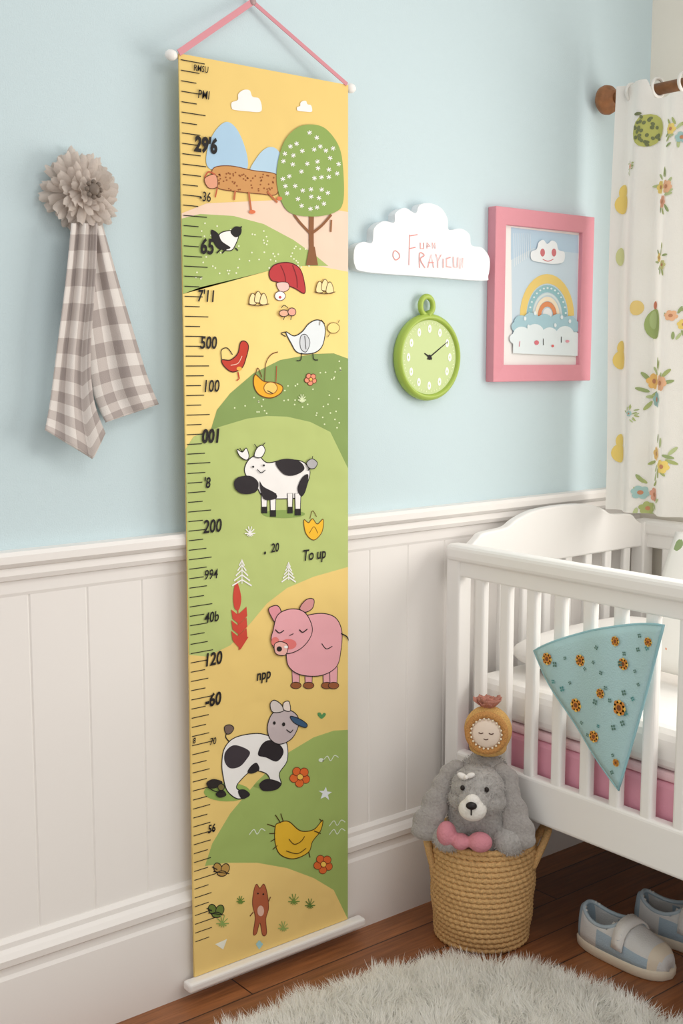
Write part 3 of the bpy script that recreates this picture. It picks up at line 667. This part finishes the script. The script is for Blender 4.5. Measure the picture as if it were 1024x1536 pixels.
def floral(name,basec,cols,scale,thr):
    m=bpy.data.materials.new(name); m.use_nodes=True; nt=m.node_tree; b=nt.nodes["Principled BSDF"]; b.inputs["Roughness"].default_value=.9
    tc=nt.nodes.new("ShaderNodeTexCoord"); vo=nt.nodes.new("ShaderNodeTexVoronoi"); vo.inputs["Scale"].default_value=scale; vo.inputs["Randomness"].default_value=.8
    nzz=nt.nodes.new("ShaderNodeTexNoise"); nzz.inputs["Scale"].default_value=scale*4
    nt.links.new(tc.outputs["Object"],vo.inputs["Vector"]); nt.links.new(tc.outputs["Object"],nzz.inputs["Vector"])
    ad=nt.nodes.new("ShaderNodeMath"); ad.operation='MULTIPLY_ADD'; ad.inputs[1].default_value=.25; nt.links.new(nzz.outputs["Fac"],ad.inputs[0]); nt.links.new(vo.outputs["Distance"],ad.inputs[2])
    lt=nt.nodes.new("ShaderNodeMath"); lt.operation='LESS_THAN'; lt.inputs[1].default_value=thr; nt.links.new(ad.outputs[0],lt.inputs[0])
    sp=nt.nodes.new("ShaderNodeSeparateColor"); nt.links.new(vo.outputs["Color"],sp.inputs[0])
    rp=nt.nodes.new("ShaderNodeValToRGB"); rp.color_ramp.interpolation='CONSTANT'; cr0=rp.color_ramp
    cr0.elements[0].color=lin(cols[0]); cr0.elements[1].position=1/len(cols); cr0.elements[1].color=lin(cols[1])
    for i,c in enumerate(cols[2:]): e=cr0.elements.new((i+2)/len(cols)); e.color=lin(c)
    nt.links.new(sp.outputs[0],rp.inputs[0]); mx=nt.nodes.new("ShaderNodeMix"); mx.data_type='RGBA'; mx.inputs["A"].default_value=lin(basec)
    nt.links.new(lt.outputs[0],mx.inputs["Factor"]); nt.links.new(rp.outputs[0],mx.inputs["B"]); nt.links.new(mx.outputs["Result"],b.inputs["Base Color"]); return m
flo=floral("floral_cotton",(243,241,236),[(232,180,70),(150,170,120),(140,180,180),(225,150,110)],22,.42)
pillow("cushion",(2.30,-.62,.745),.17,.26,.04,flo,pl,.15,-1.2)
pillow("head_pillow",(2.25,-.24,.612),.24,.12,.045,sheet,pl)
# ------------------------------------------------------------ hanging bib (triangular cloth)
bi=empty("bandana_bib",(1.88,-.5,.65))
A0=Vector((-.326,.672));B0=Vector((-.660,.788));C0=Vector((-.562,.432))
V=[];F=[];n=22;idx={}
teal=mat((176,209,212),.85,.3,300,"teal_cotton")
def bibp(i,j,lift=0):
    a=i/n;b_=j/n;c=max(0.0,1-a-b_)
    p=A0*a+B0*b_+C0*c
    edge=max(0.0,27*a*b_*c)
    bow=4*a*b_*.018-4*a*c*.010+4*b_*c*.004
    p=p+Vector((0,1))*bow
    x=X0-.010-.010*edge**.6-.006*math.sin(p.x*45)*(a+b_)-lift-.002
    return (x,p.x,p.y)
for i in range(n+1):
    for j in range(n+1-i): idx[i,j]=len(V); V.append(bibp(i,j))
for i in range(n):
    for j in range(n-i):
        F.append((idx[i,j],idx[i+1,j],idx[i,j+1]))
        if i+j<n-1: F.append((idx[i+1,j],idx[i+1,j+1],idx[i,j+1]))
o=mesh("bib_cloth",V,F,teal,bi,True); s_=o.modifiers.new("s",'SOLIDIFY'); s_.thickness=.005; s_.offset=0
per=[bibp(i,0) for i in range(n)]+[bibp(n-k,k) for k in range(n)]+[bibp(0,n-k) for k in range(n)]
tube("bound_edge",per,.0032,mat((150,194,202),.8),bi,True,1,res=8)
def bibdot(a,b_,r,c,l):
    p=Vector(bibp(a*n,b_*n,l)); return [p]+[Vector(bibp(a*n,b_*n,l))+Vector((0,r*math.cos(t),r*math.sin(t)*1.05)) for t in [2*pi*k/12 for k in range(12)]],[(0,k+1,(k+1)%12+1) for k in range(12)]
V=[];F=[];mi=[]; bm_=[mat((214,140,62),.8),mat((236,192,96),.8),mat((96,130,120),.8),mat((130,80,48),.8),mat((84,150,150),.8)]
def bb_(a,b_,r,c,l):
    v,f=bibdot(a,b_,r,c,l); o=len(V); V.extend(v); F.extend([tuple(i+o for i in q) for q in f]); mi.extend([c]*len(f))
for (a,b_,r) in [(.82,.1,.013),(.55,.30,.012),(.50,.10,.014),(.20,.58,.012),(.30,.33,.010),(.14,.38,.016),(.28,.10,.012),(.30,.62,.010),(.07,.83,.009),(.06,.12,.008)]:
    for q in range(8):
        t=q*2*pi/8; p=r*.62; v,f=bibdot(a,b_,r*.40,0,.0052); dv=Vector((0,p*math.cos(t),p*math.sin(t)))
        o_=len(V); V.extend([x+dv for x in v]); F.extend([tuple(i+o_ for i in qq) for qq in f]); mi.extend([0 if q%2 else 1]*len(f))
    bb_(a,b_,r*.58,0,.0056); bb_(a,b_,r*.34,3,.0060)
DP=[]
for k_ in range(160):
    a=random.random();b_=random.random()
    if a+b_>.94 or a<.05 or b_<.05: continue
    p=Vector(bibp(a*n,b_*n)); 
    if any((p-q).length<.021 for q in DP): continue
    DP.append(p)
    r=random.choice([.0025,.003,.004]); c=random.choice([2,2,4])
    for q in range(4):
        t=q*pi/2+a*3; v,f=bibdot(a,b_,r*.6,0,.0050); dv=Vector((0,r*math.cos(t),r*math.sin(t))); o_=len(V); V.extend([x+dv for x in v]); F.extend([tuple(i+o_ for i in qq) for qq in f]); mi.extend([c]*len(f))
mesh("flower_print",V,F,bm_,bi,False,mi)

# ------------------------------------------------------------ basket
BX,BY=1.858,-.212
bk=empty("woven_basket",(BX,BY,0))
V=[];F=[];nc=20;na=220;ns=8; h=.240; rr=h/nc/2*1.12
for c in range(nc):
    z=rr+c*(h-2*rr)/(nc-1); t=c/(nc-1); R0=.101+.012*math.sin(min(1,t*1.25)*pi*.5)-.003*(t>.9)
    for k_ in range(na):
        a=2*pi*k_/na; m_=1+.16*math.sin(a*46+c*1.9)
        for s_ in range(ns):
            q=2*pi*s_/ns; rad=R0+rr*math.cos(q)*m_+.0012*math.sin(a*3+c); V.append((BX+rad*math.cos(a),BY+rad*math.sin(a),z+rr*math.sin(q)*m_*1.02))
    o_=c*na*ns
    for k_ in range(na):
        l=(k_+1)%na
        for s_ in range(ns):
            s2=(s_+1)%ns; F.append((o_+k_*ns+s_,o_+l*ns+s_,o_+l*ns+s2,o_+k_*ns+s2))
straw=mat((203,164,112),.85,.6,260,"seagrass_rope",var=.22)
mesh("coiled_rope_wall",V,F,straw,bk,True)
lathe("basket_bottom",[(.0001,.002),(.1,.002),(.1,.012),(.0001,.012)],Matrix.Translation((BX,BY,0)),straw,bk,48)
TA=math.radians(-52)
MT=Matrix.Translation((1.836,-.222,.022))@Matrix.Rotation(TA,4,'Z')
MD=Matrix.Translation((1.836,-.222,0))@Matrix.Rotation(TA,4,'Z')
MH=Matrix.Translation((BX,BY,.012))@Matrix.Rotation(math.radians(-42),4,'Z')
for i,sg in enumerate((-1,1)):
    tube("handle_%d"%(i+1),[MH@Vector((sg*px,py,pz)) for px,py,pz in [(.108,-.035,.16),(.124,-.036,.200),(.140,-.024,.234),(.145,.0,.242),(.140,.024,.234),(.124,.036,.200),(.108,.035,.16)]] if sg>0 else [MH@Vector((sg*px,py,pz)) for px,py,pz in [(.108,-.030,.14),(.121,-.034,.19),(.130,-.022,.232),(.133,.0,.243),(.128,.018,.232),(.120,.034,.21),(.108,.035,.17)]],.0085,straw,bk)
# ------------------------------------------------------------ plush dog
pd=empty("plush_dog",(BX,BY,.2)); gray=mat((178,174,171),.95,.8,180,"gray_plush",var=.10,sheen=.4)
T=MT
ells=[((0.01,-.01,.19),(.080,.065,.10)),((0.0,-.02,.29),(.072,.055,.085)),((.0,-.045,.345),(.060,.052,.050)),((.0,-.05,.320),(.066,.050,.034)),((-.002,-.085,.328),(.036,.034,.030)),((.010,-.008,.372),(.050,.032,.038)),
 ((.070,-.055,.235),(.038,.036,.034)),((-.06,-.07,.235),(.035,.035,.03))]
blob("body_and_head",ells,gray,pd,T)
for nm,sg in (("left",-1),("right",1)):
    k_=1 if sg<0 else .86
    e=[((sg*.050,-.030,.378),(.022,.016,.020)),((sg*.066,-.034,.362),(.022,.014,.028)),((sg*.080*k_,-.042,.332),(.025,.013,.036)),((sg*.094*k_,-.052,.296),(.031,.013,.040)),((sg*.106*k_,-.062,.262),(.037,.013,.036)),((sg*.110*k_,-.066,.242),(.036,.013,.022))]
    blob("ear_"+nm,e,mat((164,159,156),.95,.8,180,"gray_plush_dark",var=.12,sheen=.4),pd,T,.003,True,14)
blob("muzzle",[((-.004,-.108,.318),(.031,.022,.026)),((-.004,-.112,.335),(.018,.016,.018))],mat((238,234,228),.95,.6,200),pd,T,.003)
blob("nose",[((-.004,-.131,.334),(.012,.008,.0085))],mat((40,34,34),.3),pd,T,remesh=False)
tube("mouth",[T@Vector(p) for p in [(-.004,-.1325,.326),(-.004,-.133,.314)]],.0015,mat((40,34,34),.4),pd,smoothn=1)
for sg in (-1,1): blob("eye_%s"%("l" if sg<0 else "r"),[((sg*.026-.002,-.093,.358),(.005,.004,.006))],mat((40,32,30),.2),pd,T,remesh=False)
blob("head_bow",[((-.030,-.082,.380),(.012,.005,.007),25,'Y'),((-.012,-.085,.384),(.010,.005,.006),-25,'Y'),((-.021,-.087,.380),(.005,.005,.005))],mat((240,236,232),.8),pd,T,remesh=False)
pp=mat((214,142,154),.95,.6,200,"pink_plush")
blob("paws",[((-.062,-.088,.250),(.022,.024,.028)),((-.030,-.095,.238),(.020,.022,.018)),((.012,-.098,.242),(.027,.022,.022))],pp,pd,T,.003)
def ell_pts(ells,N,T):
    P=[];Nn=[]
    tot=sum(e[1][0]*e[1][2] for e in ells)
    for e in ells:
        c=Vector(e[0]);r=e[1]; k_=int(N*r[0]*r[2]/tot)
        for _ in range(k_):
            d=Vector(rng.normal(size=3)).normalized(); p=c+Vector((d.x*r[0],d.y*r[1],d.z*r[2])); 
            if any(e2 is not e and ((p.x-e2[0][0])/e2[1][0])**2+((p.y-e2[0][1])/e2[1][1])**2+((p.z-e2[0][2])/e2[1][2])**2<.96 for e2 in ells): continue
            nn=Vector((d.x/r[0],d.y/r[1],d.z/r[2])).normalized(); P.append(T@p); Nn.append(T.to_3x3()@nn)
    return P,Nn
P_,N_=ell_pts(ells,18000,T)
keep=[i for i,p in enumerate(P_) if p.z>.2]
fur("body_fur",[P_[i] for i in keep],[N_[i] for i in keep],.007,.0012,gray,pd,.8)
# ------------------------------------------------------------ doll with yellow hood
dl=empty("hooded_doll",(BX,BY,.45)); mus=mat((214,170,104),.9,.9,320,"mustard_knit",var=.18)
T=MD
dc=Vector((.018,-.026,.492))
blob("hood",[(tuple(dc),(.053,.036,.054)),((dc.x,dc.y,dc.z-.040),(.042,.030,.020))],mus,dl,T)
R_=Matrix.Translation(T@(dc+Vector((0,-.031,.002))))@Matrix.Rotation(TA,4,'Z')@Rx
lathe("face",[(.0001,0),(.033,0),(.033,.004),(.026,.009),(.013,.011),(.0001,.0115)],R_,mat((238,220,204),.8),dl,32)
tube("hood_rim",[T@(dc+Vector((.040*math.cos(a),-.032,.040*math.sin(a)+.002))) for a in [2*pi*k/16 for k in range(16)]],.0075,mat((196,142,84),.9,.9,320,var=.2),dl,True,3)
BV=[];BF=[]
for k_ in range(22):
    a=2*pi*k_/22; p=T@(dc+Vector((.033*math.cos(a),-.039,.033*math.sin(a)+.002))); v,f=ell_geo(p,(.0026,.0026,.0026),None,8,6)
    o_=len(BV);BV+=v;BF+=[tuple(i+o_ for i in q) for q in f]
mesh("hood_beads",BV,BF,mat((236,222,196),.7),dl,True)
dk=mat((90,60,50),.5)
for sg in (-1,1): tube("eye_%d"%(sg+2),[T@(dc+Vector((sg*.011+q*.005,-.0425,.003+abs(q)*.002))) for q in (-1,0,1)],.0011,dk,dl,smoothn=3)
tube("smile",[T@(dc+Vector((q*.005,-.0428,-.010+abs(q)*.002))) for q in (-1,0,1)],.0009,dk,dl,smoothn=3)
# ruffled tuft of fabric hair
V=[];F=[]
for p_ in range(20):
    a0=2*pi*p_/20+random.uniform(-.15,.15); hh=random.uniform(.016,.028); sp_=random.uniform(.012,.030); o_=len(V)
    for i in range(5):
        r=i/4
        for j in range(4):
            s=j/3*2-1; aa=a0+s*.6
            rad=.006+sp_*r**.8; V.append(T@(dc+Vector((rad*math.cos(aa),rad*math.sin(aa)*.7,.046+hh*r+.004*math.sin(j*3+p_)*r))))
    for i in range(4):
        for j in range(3): q=o_+i*4+j; F.append((q,q+1,q+5,q+4))
o=mesh("hair_tuft",V,F,mat((196,136,120),.9,.8,300,var=.2),dl,True); s_=o.modifiers.new("s",'SOLIDIFY'); s_.thickness=.002

# ------------------------------------------------------------ rug
rc=(1.085,-.98); ra,rb=.75,.75; PW=4
rg=empty("sheepskin_rug",(rc[0],rc[1],0)); 
rugm=mat((253,252,248),.95,name="ivory_pile",spec=.05,trans=.5,sheen=.6)
rugb=mat((252,250,246),.95,name="hide",spec=.05)
na=96; V=[];F=[]
for i,(k_,z) in enumerate([(.98,0.0),(.98,.008),(.95,.018),(.85,.026),(.5,.030),(.02,.030)]):
    for j in range(na):
        a=2*pi*j/na; ca,sa=math.cos(a),math.sin(a); f=(abs(ca)**PW+abs(sa)**PW)**(-1/PW)
        V.append((rc[0]+ra*k_*ca*f,rc[1]+rb*k_*sa*f,z))
for i in range(5):
    for j in range(na):
        l=(j+1)%na; F.append((i*na+j,i*na+l,(i+1)*na+l,(i+1)*na+j))
mesh("hide_base",V,F,rugb,rg,True)
N=250000
X=rc[0]+ra*rng.uniform(-1,1,N); Yy=rc[1]+rb*rng.uniform(-1,1,N); X=np.where(rng.random(N)<.5,rc[0]+ra*rng.uniform(0,1,N),X); 
ins=np.abs((X-rc[0])/ra)**PW+np.abs((Yy-rc[1])/rb)**PW; ok=ins<.95+.04*np.sin(np.arctan2(Yy-rc[1],X-rc[0])*31); X=X[ok];Yy=Yy[ok];ins=ins[ok]
Z=np.where(ins>.8,.014,.026)
jit=rng.normal(size=X.shape)*.18
fx=np.sin(X*38+3*np.sin(Yy*21))+np.sin(Yy*57+X*19)*.7+jit; fy=np.sin(Yy*41+2.5*np.sin(X*27))+np.sin(X*63-Yy*23)*.7+jit
out=np.clip(ins-.6,0,1)[:,None]*np.stack([(X-rc[0])/ra,(Yy-rc[1])/rb,0*X],1)*1.2
clump=np.stack([fx*.32,fy*.32,0*X],1)+out
nrm=np.tile([0,0,1.],(len(X),1))
fur("pile",np.stack([X,Yy,Z],1),nrm,.050,.0030,rugm,rg,.55,clump)

# ------------------------------------------------------------ shoes
sm_g=mat((220,220,218),.8,.4,300,"gray_canvas"); sm_b=mat((172,192,206),.8,.4,300,"blue_canvas"); sole=mat((226,214,194),.6,.2,120,"cream_rubber"); inn=mat((228,222,214),.9)
def shoe(c,ang,par,L=.235,Wd=.050):
    M=Matrix.Translation(c)@Matrix.Rotation(ang,4,'Z')
    def hwid(t): # t 0 heel .. 1 toe
        return Wd*(max(0,1-abs(2*t-1)**3.2))**.5*(.80+.22*t)
    n=36; 
    P=[(i/n*L,hwid(i/n)) for i in range(n+1)]; o_=P+[(x,-y) for x,y in reversed(P[1:-1])]
    V=[];F=[]; levels=[(0,1.0),(.003,1.06),(.018,1.08),(.023,1.03)]
    N=len(o_)
    for z,k_ in levels:
        for x,y in o_: V.append(M@Vector((L/2+(x-L/2)*(1+(k_-1)*.5),y*k_,z)))
    for i in range(len(levels)-1):
        for j in range(N): F.append((i*N+j,i*N+(j+1)%N,(i+1)*N+(j+1)%N,(i+1)*N+j))
    F.append(tuple(range(N))); F.append(tuple(range(3*N,4*N)))
    o=mesh("sole",V,F,sole,par,True); fixn(o)
    V=[];F=[];mi=[]; na=20
    def H(t): return float(np.interp(t,[0,.03,.12,.3,.45,.6,.75,.9,.97,1],[.03,.068,.080,.078,.074,.062,.050,.040,.028,.004]))
    for i in range(n+1):
        t=.004+.992*i/n; w=hwid(t)*.97
        for j in range(na+1):
            a=pi*j/na; y=w*math.copysign(abs(math.cos(a))**.7,math.cos(a)); z=.020+(H(t))*abs(math.sin(a))**.75
            V.append(M@Vector((t*L,y,z)))
    for i in range(n):
        for j in range(na):
            t=(i+.5)/n; a=(j+.5)/na
            if .07<t<.50 and abs(a-.5)<.30*min(1,(t-.05)*9)*min(1,(.54-t)*7): continue
            q=i*(na+1)+j; F.append((q,q+1,q+na+2,q+na+1)); mi.append(1 if (.30<t<.86 and (a<.17 or a>.83)) or t<.08 else 0)
    o=mesh("upper",V,F,[sm_g,sm_b],par,True,mi); s_=o.modifiers.new("s",'SOLIDIFY'); s_.thickness=.004; s_.offset=0
    V=[M@Vector((L/2+(x-L/2)*.9,y*.85,.0235)) for x,y in o_]; mesh("insole",V,[tuple(range(N))],inn,par)
    R=[]
    for (t,a) in [(.07,.5),(.08,.38),(.12,.26),(.22,.20),(.34,.20),(.44,.26),(.50,.38),(.52,.5),(.50,.62),(.44,.74),(.34,.80),(.22,.80),(.12,.74),(.08,.62)]:
        aa=pi*a; w=hwid(t)*.97; R.append(M@Vector((t*L,w*math.copysign(abs(math.cos(aa))**.7,math.cos(aa)),.020+H(t)*abs(math.sin(aa))**.75)))
    tube("collar",R,.0045,mat((180,196,206),.85,.3,300),par,True,4)
    w=hwid(.54); V=[];F=[]
    for k_,tt in enumerate((.50,.50+.12)):
        w2=hwid(tt)
        for j in range(17):
            a=pi*(.06+.88*j/16); y=(w2+.003)*math.copysign(abs(math.cos(a))**.7,math.cos(a)); V.append(M@Vector((tt*L,y,.023+(H(tt)+.002)*math.sin(a)**.75)))
    F=[(j,j+1,17+j+1,17+j) for j in range(16)]
    o=mesh("strap",V,F,mat((234,232,228),.8,.3,300),par,True); s_=o.modifiers.new("s",'SOLIDIFY'); s_.thickness=.004; s_.offset=1
    for sg in (1,-1):
        mm=M@Matrix.Translation((.56*L,sg*(w*.88),.068))@Matrix.Rotation(-sg*math.radians(62),4,'X')
        lathe("button_%d"%(sg+2),[(.0001,-.003),(.012,-.003),(.012,.003),(.008,.005),(.0001,.004)],mm,mat((190,196,202),.4),par,20)
    V=[];F=[]
    for i in range(9):
        t=.86+.136*i/8; w=hwid(t)
        for j in range(na+1):
            a=pi*j/na; y=(w+.0015)*math.copysign(abs(math.cos(a))**.7,math.cos(a)); V.append(M@Vector((t*L,y,.020+(H(t)+.003)*abs(math.sin(a))**.75)))
    for i in range(8):
        for j in range(na): q=i*(na+1)+j; F.append((q,q+1,q+na+2,q+na+1))
    mesh("toe_cap",V,F,sole,par,True)
sh=empty("baby_shoe",(2.0,-.5,0)); shoe((2.008,-.375,0),math.radians(-88),sh)
sh2=empty("baby_shoe",(2.14,-.47,0)); shoe((2.145,-.42,0),math.radians(-76),sh2)

# ------------------------------------------------------------ light
w=bpy.data.worlds.new("World"); sc.world=w; w.use_nodes=True
w.node_tree.nodes["Background"].inputs[0].default_value=(1,.98,.95,1); w.node_tree.nodes["Background"].inputs[1].default_value=.85
def area(name,loc,rot,sx,sy,e,col=(1,1,1)):
    l=bpy.data.lights.new(name,'AREA'); l.shape='RECTANGLE'; l.size=sx; l.size_y=sy; l.energy=e; l.color=col
    o=bpy.data.objects.new(name,l); o.location=loc; o.rotation_euler=rot; sc.collection.objects.link(o); return o
area("window_daylight",(XC-.06,-1.15,1.42),(0,math.radians(90),0),.85,1.4,22,(1,.955,.90))
area("added_overhead_fill",(1.4,-1.7,2.65),(0,0,0),.8,.8,9,(1,.96,.91))  # added fill lamp without a fixture, brightens rug and floor from above
# ------------------------------------------------------------ camera
cam=bpy.data.cameras.new("camera"); co=bpy.data.objects.new("camera",cam); sc.collection.objects.link(co)
cam.sensor_fit='VERTICAL'; cam.sensor_height=36; cam.sensor_width=24; cam.lens=1780/1536*36; cam.clip_start=.05
th=math.radians(51);ph=math.radians(7.27)
Fv=Vector((math.cos(th)*math.cos(ph),math.sin(th)*math.cos(ph),-math.sin(ph))); Rv=Vector((math.sin(th),-math.cos(th),0)); Uv=Rv.cross(Fv)
Mx=Matrix((Rv,Uv,-Fv)).transposed().to_4x4(); Mx.translation=(0,-2,1.29); co.matrix_world=Mx
sc.camera=co
